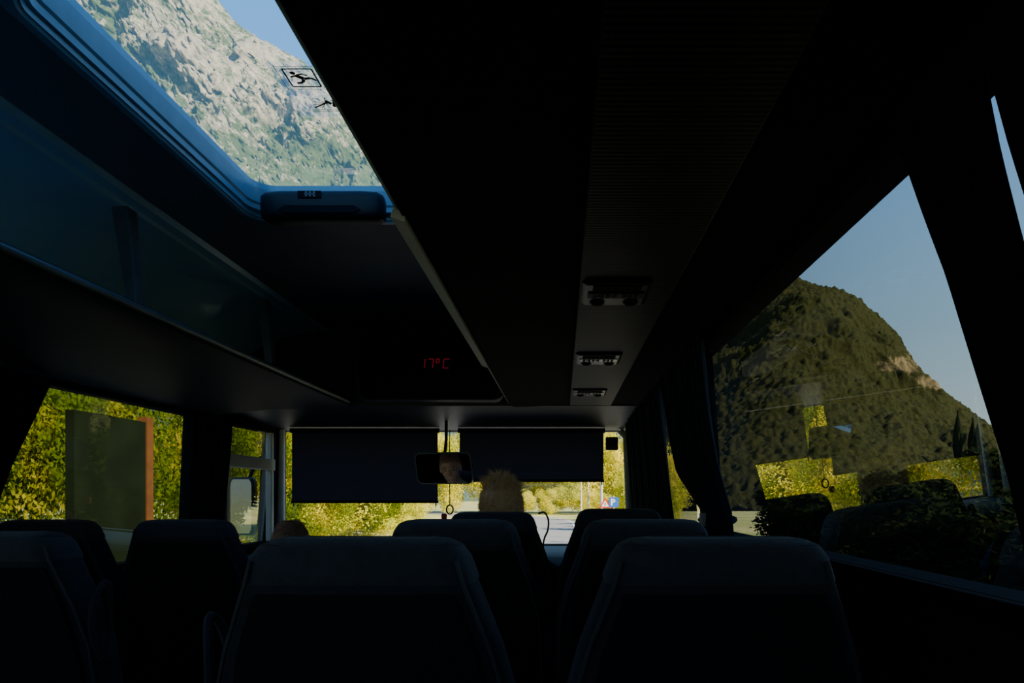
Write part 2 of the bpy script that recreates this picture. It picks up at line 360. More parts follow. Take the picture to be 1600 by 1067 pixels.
bar(mk, (-1, -.6), (.2, .1), .14, cx, cy, s, z); bar(mk, (.05, .3), (.4, -.1), .24, cx, cy, s, z)
disc(mk, (.7, .3), .16, cx, cy, s, z); bar(mk, (.7, .2), (.5, -.5), .24, cx, cy, s, z); bar(mk, (.6, 0), (.1, .1), .12, cx, cy, s, z)
for a, b in (((-1.3, -.85), (1.3, -.85)), ((-1.3, -1.05), (1.0, -1.05))): bar(mk, a, b, .06, cx, cy, s, z)
mk.obj('hammer_pictogram', M['black'], st)

# ------------------------------------------------------------------ luggage racks
def rack(s, label):
    X = lambda x: MID+s*x
    inner, wall = .445, 1.178
    e = empty('luggage_rack', (X(.8), 1.2, .49), label, 'luggage rack', 'overhead luggage racks')
    prof = [(inner, .50), (inner+.02, .492), (inner+.1, .487), (wall-.28, .478), (wall-.05, .455), (wall-.0, .44), (wall, .455), (wall-.05, .475), (inner+.1, .512), (inner+.02, .53), (inner, .535)]
    if s > 0: prof = [(a, b+.055*(a-inner)/.73) for a, b in prof]
    y1 = 3.79
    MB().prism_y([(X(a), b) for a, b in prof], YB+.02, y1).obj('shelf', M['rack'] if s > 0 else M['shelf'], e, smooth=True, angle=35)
    if s < 0:  # pale reflector added on the shelf to bounce hatch light onto the cove
        MB().prism_y([(X(inner+.03), .532), (X(inner+.1), .516), (X(wall-.05), .479), (X(wall-.05), .484), (X(inner+.1), .522), (X(inner+.03), .537)], YB+.03, y1-.01).obj('bounce_panel', M['bounce'], e)
    MB().tube([(X(inner-.004), YB+.05, .52), (X(inner-.004), y1-.02, .52)], .011, 10).obj('rail', M['rail'], e, smooth=True)
    if s > 0:  # pale piece paints in hatch light along this stretch of edge
        MB().prism_y([(X(inner-.022), .498), (X(inner+.006), .488), (X(inner+.006), .512), (X(inner-.016), .515)], 1.22, 2.62).obj('lit_edge_strip', M['graymetal'], e, bevel=.002)
    for yy in ((.9, 2.05, 3.0) if s < 0 else (.9, 3.0)):
        mb = MB(); mb.loft([[(X(inner+.11+dx), yy+dy, .505) for dx, dy in ((-.02, -.02), (.03, -.02), (.03, .02), (-.02, .02))],
                 [(X(inner+.10+dx), yy+dy, .60) for dx, dy in ((-.012, -.02), (.02, -.02), (.02, .02), (-.012, .02))],
                 [(X(inner+.13+dx), yy+dy, .86) for dx, dy in ((-.02, -.025), (.03, -.025), (.03, .025), (-.02, .025))]])
        mb.obj('bracket', M['rail'], e, bevel=.005)
    return e
rack(1, 'dark closed-underside luggage rack with slim metal edge strip, paler where hatch light falls')
rack(-1, 'dark luggage shelf with brackets below the curved ceiling')
bb = MB(); bb.loft([superring(.04, .03, 2.24, .522, 24, 3, -1.40), superring(.09, .13, 2.24, .535, 24, 3, -1.40), superring(.085, .12, 2.24, .57, 24, 3, -1.39), superring(.04, .07, 2.24, .59, 24, 3, -1.38)])
bb.obj('folded_bag', M['bag'], smooth=True, label='small pale folded bag lying on the luggage shelf', cat='bag')

MB().box(.04, .26, .2, 3.6, .476, .500).obj('service_strip', M['louver'], bevel=.004, label='dark ribbed ventilation strip under the luggage rack', cat='ventilation strip')
unit = empty('passenger_service_unit', (.12, 1.62, .46), 'glossy reading lamp and vent unit with pale label', 'reading lamp unit', 'reading lamp units under the rack')
uparts = [MB().prism_y([(.045, .476), (.055, .468), (.195, .468), (.205, .476)], 1.52, 1.68).obj('housing', M['gloss'], unit, bevel=.003)]
for xx in (.085, .165):
    mb = MB(); mb.loft([[(xx+r*math.cos(a*math.pi/10), 1.655+r*math.sin(a*math.pi/10), z) for a in range(20)] for r, z in ((.018, .469), (.018, .465), (.014, .463), (.010, .467))])
    uparts.append(mb.obj('reading_lamp', M['gloss'], unit, smooth=True))
uparts.append(MB().box(.06, .19, 1.575, 1.615, .4655, .4685).obj('label_plate', M['label_dark'], unit, bevel=.001))
mb = MB()
for i, xx in enumerate((.072, .09, .103, .12, .14, .155, .168)):
    mb.box(xx, xx+.008, 1.58, 1.608, .4645, .4654)
    if i % 2: mb.box(xx-.008, xx+.004, 1.592, 1.596, .4645, .4654)
uparts.append(mb.obj('seat_marking', M['black'], unit))
mb = MB()
for i in range(4): mb.box(.07, .18, 1.53+i*.009, 1.534+i*.009, .4665, .4685)
uparts.append(mb.obj('air_vent', M['black'], unit))
for yy in (2.38, 3.14):
    e = unit.copy(); e.location = unit.location+Vector((0, yy-1.62, 0)); C.objects.link(e)
    for p in uparts:
        q = p.copy(); q.parent = e; C.objects.link(q)
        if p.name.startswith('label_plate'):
            q.material_slots[0].link = 'OBJECT'; q.material_slots[0].material = M['label']  # lit copy of the label, highlight on the farther units set by colour

# ------------------------------------------------------------------ front console & display
con = empty('front_console', (-.77, 3.76, .53), 'black overhead console with red temperature display', 'console')
cp = [(p[0], p[1]) for p in rrect(-1.12, -.30, .515, .900, .07, 0)]
MB().prism_y(cp, 3.66, 3.80).obj('body', M['trim'], con, smooth=True, bevel=.015, angle=30)
MB().prism_y([(p[0], p[1]) for p in rrect(-1.08, -.34, .52, .87, .05, 0)], 3.655, 3.662).obj('display_window', M['black'], con)
seg = MB()
def digit(x, z, w, h, on, sl=.12):
    t = .0044; y0, y1 = 3.648, 3.653
    S = {'a': ((0, h), (w, h)), 'g': ((0, h/2), (w, h/2)), 'd': ((0, 0), (w, 0)), 'f': ((0, h/2), (0, h)), 'b': ((w, h/2), (w, h)), 'e': ((0, 0), (0, h/2)), 'c': ((w, 0), (w, h/2))}
    for k in on:
        (ax, az), (bx, bz) = S[k]; g_ = .0008
        if ax == bx: az += g_; bz -= g_; o = (t/2, 0)
        else: ax += g_; bx -= g_; o = (0, t/2)
        P = [(ax-o[0], az-o[1]), (ax+o[0], az+o[1]), (bx+o[0], bz+o[1]), (bx-o[0], bz-o[1])]
        seg.prism_y([(x+p[0]+sl*p[1], z+p[1]) for p in P], y0, y1)
zb = .683
digit(-.760, zb, .026, .048, 'bc'); digit(-.716, zb, .026, .048, 'abc')
digit(-.671, zb+.028, .015, .020, 'adbcef'); digit(-.634, zb, .030, .048, 'adef')
seg.obj('temperature_digits', M['led'], con)

# ------------------------------------------------------------------ windscreen blinds, mirror, dash
def blind(x0, x1, zb, zt=.452):
    e = empty('sun_blind', ((x0+x1)/2, 4.62, zb), 'dark navy roller blind pulled down over the windscreen', 'sun blind', 'windscreen roller blinds')
    mb = MB(); n = 24; vs = []; fs = []
    for i in range(n+1):
        xx = x0+(x1-x0)*i/n
        for k, z in enumerate((zb, (zb+zt)/2, zt)): vs.append((xx, 4.62+.002*math.sin(i*1.3+k), z))
    for i in range(n):
        for k in (0, 1): a = i*3+k; fs.append((a, a+3, a+4, a+1))
    mb.add(vs, fs); mb.obj('cloth', M['blind'], e, smooth=True)
    MB().tube([(x0-.004, 4.62, zb), (x1+.004, 4.62, zb)], .009, 10).obj('bottom_bar', M['black'], e, smooth=True)
    MB().tube([(x0-.01, 4.62, zt-.01), (x1+.01, 4.62, zt-.01)], .016, 10).obj('roller', M['black'], e, smooth=True)
    for xx in (x0+.012, x1-.012):
        MB().tube([(xx, 4.615, zb), (xx, 4.615, zb-.03)], .004, 8).obj('pull_cord', M['black'], e)
D = 4.62/1070
blind((456-878)*D, (684-878)*D, (784-775)*-D)
blind((718-878)*D, (943-878)*D, (775-751)*D)
mc = Vector((-.735, 4.25, .172)); drv = Vector((-1.37, 3.5, -.245))
tgt = drv+Vector((-.03, .05, .01))
nrm = ((-mc).normalized()+(tgt-mc).normalized()).normalized()
rm = empty('rear_view_mirror', (mc.x, mc.y+.05, mc.z-.06), 'wide black interior mirror hanging below the console', 'mirror')
xax = Vector((0, 0, 1)).cross(nrm).normalized(); zax = nrm.cross(xax)
if zax.z < 0: zax = -zax
def MP(a, b, c): return mc+xax*a+zax*b-nrm*c
rr = [(p[0], p[1]) for p in rrect(-.19, .19, -.10, .10, .035, 0)]
r2 = [(p[0], p[1]) for p in rrect(-.182, .182, -.092, .092, .03, 0)]
MB().loft([[MP(p[0]*.9, p[1]*.8, .035) for p in rr], [MP(p[0], p[1], .015) for p in rr], [MP(p[0], p[1], .0) for p in rr], [MP(p[0], p[1], .001) for p in r2]]).obj('housing', M['rail'], rm, smooth=True, angle=30)
MB().loft([[MP(p[0], p[1], -.001) for p in r2], [MP(p[0], p[1], -.002) for p in r2]]).obj('mirror_glass', M['mirror'], rm)
MB().tube([MP(0, .05, .03), MP(0, .1, .05), (mc.x, 4.35, .36), (mc.x, 4.35, .475)], .010, 10).obj('stem', M['black'], rm, smooth=True)
hp = empty('hanging_pendant', (-.745, 4.55, -.13), 'small red and black pendant hanging on a cord', 'pendant')
MB().tube([(-.745, 4.55, .44), (-.747, 4.55, .2), (-.745, 4.55, -.06)], .003, 6).obj('cord', M['black'], hp)
MB().tube([(-.745+.022*math.cos(a), 4.55, -.09+.03*math.sin(a)) for a in [i*math.pi/8 for i in range(16)]], .005, 8, True).obj('ring', M['black'], hp, smooth=True)
MB().prism_y([(p[0], p[1]) for p in rrect(-.80, -.765, -.155, -.115, .008, 0)], 4.54, 4.56).obj('tag', M['signred'], hp, bevel=.003)
sv = empty('toll_tag_box', (.33, 4.70, .30), 'small dark device stuck to the windscreen corner', 'device')
MB().box(.30, .385, 4.68, 4.72, .315, .405).obj('body', M['trim'], sv, bevel=.008)
MB().box(.31, .375, 4.676, 4.681, .35, .395).obj('screen', M['gloss'], sv)
db = empty('dashboard', (-.74, 4.5, -1.5), 'dark moulded dashboard below the windscreen', 'dashboard')
pr = [(4.12, -1.49), (4.08, -.75), (4.02, -.55), (4.05, -.42), (4.14, -.37), (4.35, -.35), (4.76, -.345), (4.76, -1.49)]
MB().loft([[(-1.93, a, b) for a, b in pr], [(.46, a, b) for a, b in pr]]).obj('body', M['dash'], db, smooth=True, angle=40)
MB().loft([[(-1.62, 3.98, -.5), (-1.1, 3.98, -.5), (-1.1, 4.03, -.41), (-1.62, 4.03, -.41)], [(-1.58, 4.2, -.42), (-1.14, 4.2, -.42), (-1.14, 4.2, -.36), (-1.58, 4.2, -.36)]]).obj('instrument_hood', M['black'], db, bevel=.015)
MB().box(-.9, -.5, 4.005, 4.03, -.72, -.56).obj('centre_panel', M['gloss'], db, bevel=.01)
sw = empty('steering_wheel', (-1.37, 3.88, -.62), 'black steering wheel in front of the driver', 'steering wheel')
wc = Vector((-1.37, 3.86, -.56)); tilt = math.radians(50)
def WP(a, r): return wc+Vector((r*math.cos(a), r*math.sin(a)*math.cos(tilt), r*math.sin(a)*math.sin(tilt)))
MB().tube([WP(i*math.pi/20, .22) for i in range(40)], .014, 10, True).obj('rim', M['black'], sw, smooth=True)
mb = MB()
for a in (.2, math.pi-.2, -math.pi/2): mb.tube([wc, WP(a, .215)], .012, 8)
mb.obj('spokes', M['trim'], sw, smooth=True)
MB().tube([wc+Vector((0, -.02, .02)), wc+Vector((0, .05, -.05)), wc+Vector((0, .2, -.2))], [.06, .05, .03], 14).obj('hub', M['black'], sw, smooth=True)
sm = empty('side_mirror', (-2.2, 4.75, -.3), 'tall grey exterior side mirror on an arm', 'side mirror')
MB().loft([[(-2.2+a*.085, y, -.07+b*.2) for a, b in [(p[0], p[1]) for p in rrect(-1, 1, -1, 1, .3, 0)]] for y in (4.70, 4.76)]).obj('housing', M['trim'], sm, bevel=.01)
MB().loft([[(-2.2+a*.072, y, -.07+b*.185) for a, b in [(p[0], p[1]) for p in rrect(-1, 1, -1, 1, .3, 0)]] for y in (4.692, 4.699)]).obj('mirror_glass', M['mirror2'], sm)
MB().tube([(-2.0, 4.80, .3), (-2.15, 4.83, .26), (-2.2, 4.8, .1)], .014, 8).obj('arm', M['black'], sm, smooth=True)

# ------------------------------------------------------------------ seats (authored local, origin on floor)
ZT = 1.143
def seat_parts(e, hside):
    zt = ZT
    lev = [(0, .100, .015), (-.003, .122, .035), (-.010, .137, .048), (-.024, .147, .055), (-.05, .154, .058), (-.09, .169, .058), (-.16, .195, .056), (-.25, .219, .055), (-.40, .225, .055), (-.62, .222, .06), (-.70, .205, .055)]
    yof = lambda dz: .055+.16*(-dz)
    P = []
    P.append(MB().loft([superring(w, t, yof(dz), zt+dz, 44, 4.5) for dz, w, t in lev[::-1]]).obj('backrest', M['seat'], e, smooth=True, raw=True, angle=60))
    capl = [(-.060, .1625, .0610), (-.056, .1640, .0625), (-.05, .1625, .0625), (-.024, .1535, .0595), (-.010, .1435, .053), (-.001, .127, .040), (.003, .105, .018)]
    P.append(MB().loft([superring(w-.004, t-.001, yof(dz), zt+dz-.003, 44, 4.5) for dz, w, t in capl]).obj('headrest_cover', M['cap'], e, smooth=True, raw=True, angle=60))
    for s in (-1, 1):
        path = []
        for dz, w, t in [(-.03, .15, .055), (-.06, .158, .058), (-.09, .169, .058), (-.16, .195, .056), (-.25, .219, .055), (-.40, .225, .055), (-.62, .222, .06)]:
            path.append((s*(w-.012), yof(dz)-t*.93, zt+dz))
        P.append(MB().tube(path, .0035, 6).obj('piping', M['piping'], e, smooth=True, raw=True))
    rp = []
    for dz, w in ((-.075, .135), (-.16, .165), (-.3, .19), (-.5, .195), (-.60, .18)):
        y = yof(dz)-.054; rp.append([(-w, y, zt+dz), (-w, y-.006, zt+dz), (w, y-.006, zt+dz), (w, y, zt+dz)])
    P.append(MB().loft(rp).obj('back_panel', M['backp'], e, raw=True, bevel=.003))
    P.append(MB().loft([superring(w, t, .42, z, 40, 5) for z, w, t in ((.36, .19, .22), (.37, .21, .24), (.42, .218, .25), (.455, .212, .245), (.47, .18, .22))]).obj('cushion', M['seat'], e, smooth=True, raw=True, angle=60))
    mb = MB()
    for xx in (-.16, .16):
        mb.box(xx-.015, xx+.015, .24, .27, 0, .36); mb.box(xx-.015, xx+.015, .56, .59, 0, .36); mb.box(xx-.02, xx+.02, .2, .62, 0, .02); mb.box(xx-.015, xx+.015, .2, .62, .33, .362)
    mb.box(-.15, .15, .24, .27, .33, .355); mb.box(-.15, .15, .56, .59, .33, .355)
    P.append(mb.obj('base_frame', M['trim'], e, raw=True))
    if hside:
        s = hside
        P.append(MB().tube([(s*(.212+.012*math.sin(a)**2), .075+.030*math.cos(a), ZT-.20+.085*math.sin(a)) for a in [i*math.pi/12 for i in range(24)]], .007, 8, True).obj('grab_handle', M['seat'], e, smooth=True, raw=True))
        P.append(MB().tube([(s*.222, .17, .66), (s*.225, .3, .67), (s*.225, .44, .665), (s*.222, .48, .64)], [.016, .02, .02, .014], 12).obj('armrest', M['trim'], e, smooth=True, raw=True))
    return P
def make_seat(x, y, dz, hside, label, src=None):
    e = empty('passenger_seat', (x, y, -H+dz), label, 'bus seat', 'passenger seats')
    if src is None: parts = seat_parts(e, hside)
    else:
        parts = []
        for p in src:
            q = p.copy(); q.parent = e; C.objects.link(q); parts.append(q)
    return e, parts
L0 = 'dark blue velour bus seat with headrest cover'
_, A = make_seat(-.280, .91, 0, -1, L0+' on the aisle')
make_seat(-.262, 1.64, 0, -1, L0+' on the aisle', A)
make_seat(-.250, 2.42, 0, -1, 'dark blue bus seat occupied by a fair-haired passenger', A)
_, B = make_seat(.218, .91, 0, 0, L0+' beside the window')
make_seat(.205, 1.64, 0, 0, L0+' beside the window', B)
make_seat(.205, 2.42, .012, 0, L0+' beside the window', B)
_, Lh = make_seat(-1.24, 2.2, -.02, 1, L0+' and grab handle')
make_seat(-1.24, 1.45, -.02, 1, L0+' and grab handle', Lh)
make_seat(-1.69, 2.2, -.02, 0, L0+' beside the window', B)
ds = empty('driver_seat', (-1.37, 3.3, -1.5), 'dark driver seat on a pedestal', 'driver seat')
MB().loft([superring(w, t, 3.30+.12*(-z-.3)*.9, z, 36, 4, -1.37) for z, w, t in ((-1.02, .2, .05), (-.95, .23, .055), (-.6, .23, .055), (-.42, .2, .05), (-.385, .15, .035))]).obj('backrest', M['seat'], ds, smooth=True, angle=60)
MB().loft([superring(w, t, 3.62, z, 36, 5, -1.37) for z, w, t in ((-1.14, .2, .22), (-1.12, .23, .25), (-1.04, .235, .25), (-1.02, .2, .22))]).obj('cushion', M['seat'], ds, smooth=True, angle=60)
MB().box(-1.52, -1.22, 3.45, 3.78, -1.5, -1.14).obj('pedestal', M['trim'], ds, bevel=.02)

# ------------------------------------------------------------------ curtains
def curtain(prof, side, label, waves=10, amp=.012, tie=None, m='curtain'):
    f = XR if side > 0 else XL
    zs = [p[0] for p in prof]
    e = empty('curtain', (f(zs[-1])-side*.04, (prof[-1][1]+prof[-1][2])/2, zs[-1]), label, 'curtain', 'window curtains')
    nz, ny = 30, waves*8; vs = []; fs = []
    def lerp(z):
        for a, b in zip(prof, prof[1:]):
            if a[0] >= z >= b[0]:
                t = (a[0]-z)/(a[0]-b[0]); return a[1]+(b[1]-a[1])*t, a[2]+(b[2]-a[2])*t
        return prof[-1][1:]
    for i in range(nz+1):
        z = zs[0]+(zs[-1]-zs[0])*i/nz; y0, y1 = lerp(z)
        for j in range(ny+1):
            t = j/ny; a = amp*(math.sin(t*waves*2*math.pi+.6*math.sin(z*5))+.4*math.sin(t*waves*4.3+2*z))
            vs.append((f(z)-side*(.034+a), y0+(y1-y0)*t, z))
    for i in range(nz):
        for j in range(ny):
            a = i*(ny+1)+j; fs.append((a, a+1, a+ny+2, a+ny+1))
    MB().add(vs, fs).obj('cloth', M[m], e, smooth=True, angle=80)
    if tie:
        y0, y1 = lerp(tie); x = f(tie)-side*.034
        MB().tube([(x+.03*math.cos(a)*1.0, (y0+y1)/2+((y1-y0)/2+.008)*math.sin(a), tie+.01*math.cos(a)) for a in [k*math.pi/12 for k in range(24)]], .006, 6, True).obj('tieback', M['curtain'], e, smooth=True)
        MB().box(x-side*.04-.008, x-side*.04+.008, (y0+y1)/2-.012, (y0+y1)/2+.012, tie-.02, tie+.02).obj('buckle', M['graymetal'], e, bevel=.003)
k = .955
kk = lambda z, y: y*(XR(z)-.034)/.49
ct = .485
curtain([(ct, kk(ct, .80), kk(ct, 1.03)), (.42, kk(.42, .785), kk(.42, .98)), (.334, kk(.334, .757), kk(.334, .925)), (.25, kk(.25, .725), kk(.25, .87)), (.02, .62*k, .73*k), (-.37, .5*k, .64*k)], 1, 'dark navy curtain swept back beside the window', 5, .004, m='curtain2')
curtain([(ct, .30, kk(ct, .81)), (.42, .30, kk(.42, .780)), (.334, .30, kk(.334, .744)), (.25, .30, kk(.25, .706)), (.02, .30, .60*k), (-.37, .30, .5*k)], 1, 'dark navy curtain hanging at the window', 6, .004, m='curtain2')
curtain([(ct, 2.05, 2.85), (.25, 2.02, 2.75), (.09, 1.96, 2.65), (-.05, 1.86, 2.25), (-.12, 1.86, 2.2), (-.4, 1.84, 2.32)], 1, 'navy curtain gathered with a tieback', 9, .012, tie=-.07)
curtain([(ct, 2.95, 4.5), (-.05, 2.85, 4.5), (-.4, 2.85, 4.5)], 1, 'navy curtain drawn along the front window', 16, .012)
curtain([(.435, 1.5, 2.55), (.11, 1.5, 2.38), (-.37, 1.5, 2.2)], -1, 'dark navy curtain swept back beside the window', 8, .008, m='curtain2')
curtain([(.435, 3.55, 3.93), (-.1, 3.57, 3.9), (-.37, 3.57, 3.9)], -1, 'dark curtain gathered on the window post', 6, .01)
cps = [Vector(p) for p in ((-.083, 2.45, -.062), (-.062, 2.43, -.058), (-.048, 2.42, -.085), (-.050, 2.42, -.12), (-.062, 2.42, -.15), (-.066, 2.42, -.18), (-.058, 2.42, -.22))]
path = []
for i in range(len(cps)-1):
    p0, p1, p2, p3 = cps[max(i-1, 0)], cps[i], cps[i+1], cps[min(i+2, len(cps)-1)]
    for s_ in range(5):
        t = s_/5; path.append(.5*((2*p1)+(p2-p0)*t+(2*p0-5*p1+4*p2-p3)*t*t+(3*p1-p0-3*p2+p3)*t**3))
MB().tube(path, .0035, 6).obj('green_strap', M['strap'], smooth=True, label='thin green strap looped over the seat edge', cat='strap')

# ------------------------------------------------------------------ people
def skinmesh(verts, edges, radii, sub=2, root=0):
    me = bpy.data.meshes.new('tmp'); me.from_pydata([tuple(v) for v in verts], edges, []); me.update()
    o = bpy.data.objects.new('tmp', me); C.objects.link(o)
    mod = o.modifiers.new('skin', 'SKIN')
    if not me.skin_vertices:
        bm = bmesh.new(); bm.from_mesh(me); bm.verts.layers.skin.verify(); bm.to_mesh(me); bm.free()
    for i, r in enumerate(radii):
        me.skin_vertices[0].data[i].radius = (r, r) if not isinstance(r, tuple) else r
        me.skin_vertices[0].data[i].use_root = (i == root)
    ss = o.modifiers.new('sub', 'SUBSURF'); ss.levels = sub
    dg = bpy.context.evaluated_depsgraph_get(); dg.update()
    ev = o.evaluated_get(dg); m2 = bpy.data.meshes.new_from_object(ev)
    bpy.data.objects.remove(o)
    return m2
def person(name, hc, floor, hair, hairlen, shirt, label, wrists=None, yaw=0, pitch=0):
    hc = Vector(hc)
    ROT = Matrix.Translation(hc) @ Matrix.Rotation(math.radians(yaw), 4, 'Z') @ Matrix.Rotation(math.radians(pitch), 4, 'X') @ Matrix.Translation(-hc)
    def turn(mb): mb.v = [tuple(ROT @ Vector(v)) for v in mb.v]; return mb
    V = lambda x, y, z: hc+Vector((x, y, z))
    verts = [V(0, -.02, -.62), V(0, -.045, -.48), V(0, -.05, -.34), V(0, -.035, -.24), V(0, -.02, -.15), V(0, -.005, -.07)]
    rad = [(.15, .11), (.14, .10), (.155, .105), (.12, .09), .055, .055]
    edges = [(0, 1), (1, 2), (2, 3), (3, 4), (4, 5)]
    armidx = []; legidx = []
    for s in (-1, 1):
        b = len(verts)
        wr = wrists[0 if s < 0 else 1] if wrists else V(s*.10, .34, -.50)
        wr = Vector(wr); sh = V(s*.175, -.035, -.245); el = V(s*.235, .09, -.47)
        if wrists: el = V(s*.25, .08, -.42)
        verts += [sh, el, wr]; rad += [.058, .042, .027]; edges += [(3, b), (b, b+1), (b+1, b+2)]
        armidx.append((b, b+1, b+2))
        d = (wr-el).normalized(); pal = wr+d*.07
        p = len(verts); verts.append(pal); rad.append((.036, .016)); edges.append((b+2, p))
        up = Vector((0, 0, -1))
        for i, (lat, ln) in enumerate(((-.03, .062), (-.01, .072), (.01, .068), (.03, .052))):
            q = len(verts); r0 = pal+Vector((-s*lat, 0, 0))+d*.018
            verts += [r0, r0+d*ln*.45+up*.008, r0+d*ln*.7+up*.03]; rad += [.0095, .0085, .0075]
            edges += [(p, q), (q, q+1), (q+1, q+2)]
        q = len(verts); tb = wr+d*.03
        verts += [tb+Vector((-s*.03, 0, 0))+d*.01, tb+Vector((-s*.045, 0, -.005))+d*.04]; rad += [.011, .009]; edges += [(p, q), (q, q+1)]
    for s in (-1, 1):
        b = len(verts); fz = floor
        verts += [V(s*.09, .02, -.65), V(s*.11, .42, -.60), Vector((hc.x+s*.11, hc.y+.44, fz+.30)), Vector((hc.x+s*.11, hc.y+.44, fz+.09)), Vector((hc.x+s*.12, hc.y+.60, fz+.04))]
        rad += [.085, .062, .055, .038, .035]
        edges += [(0, b), (b, b+1), (b+1, b+2), (b+2, b+3), (b+3, b+4)]
        legidx.append(b)
    bmsh = skinmesh(verts, edges, rad)
    hb = MB(); c = hc
    E = lambda o, r: ellipsoid(hb, (c.x+o[0], c.y+o[1], c.z+o[2]), r, 24, 16)
    E((0, -.01, .022), (.076, .095, .093)); E((0, .018, -.04), (.060, .070, .082)); E((0, .090, -.022), (.010, .016, .026)); E((0, .098, -.036), (.014, .012, .009))
    E((0, .074, .020), (.050, .016, .010)); E((0, .080, -.066), (.024, .010, .0055)); E((0, .078, -.076), (.020, .010, .0055)); E((0, .068, -.100), (.024, .020, .018))
    for s in (-1, 1):
        E((s*.078, -.005, -.012), (.009, .020, .032)); E((s*.036, .058, -.032), (.024, .022, .022))
    turn(hb)
    nk = MB(); ellipsoid(nk, (c.x, c.y-.005, c.z-.09), (.052, .055, .07), 24, 16)
    hb.add(nk.v, nk.f)
    bm = bmesh.new(); bm.from_mesh(bmsh)
    vv = [bm.verts.new(v) for v in hb.v]
    for f in hb.f:
        try: bm.faces.new([vv[i] for i in f])
        except Exception: pass
    bmesh.ops.recalc_face_normals(bm, faces=bm.faces)
    me2 = bpy.data.meshes.new('tmpb'); bm.to_mesh(me2); bm.free()
    o = bpy.data.objects.new('tmpb', me2); C.objects.link(o)
    r = o.modifiers.new('r', 'REMESH'); r.mode = 'VOXEL'; r.voxel_size = .0055
    sm_ = o.modifiers.new('s', 'SMOOTH'); sm_.iterations = 3; sm_.factor = .5
    dg = bpy.context.evaluated_depsgraph_get(); dg.update()
    me3 = bpy.data.meshes.new_from_object(o.evaluated_get(dg)); bpy.data.objects.remove(o)
    base = Vector((hc.x, hc.y, floor))
    me3.transform(Matrix.Translation(-base)); me3.materials.clear(); me3.materials.append(M['skin'])
    for p in me3.polygons: p.use_smooth = True
    body = bpy.data.objects.new(name, me3); body.location = base+Vector((0, 0, H)); C.objects.link(body)
    BASE[body.name] = body.location.copy(); finish(body, label, 'person')
    def child(mesh, nm, m):
        mesh.transform(Matrix.Translation(-base)); mesh.materials.clear(); mesh.materials.append(m)
        for p in mesh.polygons: p.use_smooth = True
        q = bpy.data.objects.new(nm, mesh); q.parent = body; C.objects.link(q); return q
    sv = verts[:5]; sr = [(.165, .125), (.155, .115), (.17, .12), (.135, .105), .066]; se = [(0, 1), (1, 2), (2, 3), (3, 4)]
    sv[4] = V(0, -.025, -.165)
    for a in armidx:
        b = len(sv); sv += [verts[a[0]], verts[a[1]], verts[a[1]].lerp(verts[a[2]], .92)]; sr += [.07, .054, .036]; se += [(3, b), (b, b+1), (b+1, b+2)]
    child(skinmesh(sv, se, sr), 'shirt', shirt)
    tv = [verts[0]]; tr = [(.16, .12)]; te = []
    for b0 in legidx:
        b = len(tv); tv += [verts[b0], verts[b0+1], verts[b0+2], verts[b0+3]+Vector((0, 0, .03))]; tr += [.097, .074, .066, .055]; te += [(0, b), (b, b+1), (b+1, b+2), (b+2, b+3)]
    child(skinmesh(tv, te, tr), 'trousers', M['trouser'])
    for b0 in legidx:
        an = verts[b0+3]; s_ = MB(); fz = floor
        s_.loft([[(an.x+w*math.cos(q), y, fz+.004+h*max(0, .5+.5*math.sin(q))) for q in [2*math.pi*i_/16 for i_ in range(16)]] for y, w, h in ((an.y-.07, .02, .05), (an.y-.05, .042, .11), (an.y, .045, .12), (an.y+.08, .048, .09), (an.y+.16, .05, .065), (an.y+.20, .03, .045))])
        s_.obj('shoe', M['shoe'], body, smooth=True)
    for s in (-1, 1):
        t = MB(); ellipsoid(t, (c.x+s*.030, c.y+.0745, c.z-.002), (.0115, .010, .0060)); turn(t).obj('eye', M['eye'], body, smooth=True)
        t = MB(); ellipsoid(t, (c.x+s*.030, c.y+.0835, c.z-.002), (.0048, .0022, .0048), 12, 8); turn(t).obj('iris', M['iris'], body, smooth=True)
        t = MB(); ellipsoid(t, (c.x+s*.031, c.y+.0865, c.z+.021), (.016, .006, .0035), 12, 8); turn(t).obj('eyebrow', hair, body, smooth=True)
    hm = MB(); rnd = random.Random(3)
    R = Vector((.080, .099, .096)); cc = c+Vector((0, -.012, .022))
    rings = []
    for i in range(1, 13):
        ph = math.pi*i/20; ring = []
        for j in range(28):
            th = 2*math.pi*j/28; front = math.sin(th)
            ph2 = ph*(1.0 if front < .1 else 1.0-.38*min(1, (front-.1)*1.4))
            if abs(math.cos(th)) > .8 and front > -.3: ph2 *= .88
            n_ = 1+.05*noise.noise(Vector((math.cos(th)*3, math.sin(th)*3, i*.5)))
            ring.append(tuple(cc+Vector((R.x*math.sin(ph2)*math.cos(th), R.y*math.sin(ph2)*math.sin(th), R.z*math.cos(ph2)))*n_))
        rings.append(ring)
    hm.loft(rings)
    for cl_ in range(260):
        th0 = rnd.uniform(0, 2*math.pi); ph0 = math.acos(rnd.uniform(-.30, 1))
        if math.sin(th0) > .1 and ph0 > 1.0: continue
        d0 = Vector((math.sin(ph0)*math.cos(th0), math.sin(ph0)*math.sin(th0), math.cos(ph0)))
        tang0 = Vector((rnd.uniform(-1, 1), rnd.uniform(-1, 1), rnd.uniform(-1, .3))); tang0 = (tang0-d0*tang0.dot(d0)).normalized()
        flow = Vector((0, 0, -.9)) if ph0 > 1.0 else Vector((0, .05, .0))
        lenc = hairlen*rnd.uniform(.45, 1.25)*(1.0 if ph0 < .8 else .5)
        tip = cc+Vector((R.x*d0.x, R.y*d0.y, R.z*d0.z))+(d0*(.5 if ph0 < 1 else .15)+tang0*.75+flow*.5).normalized()*lenc
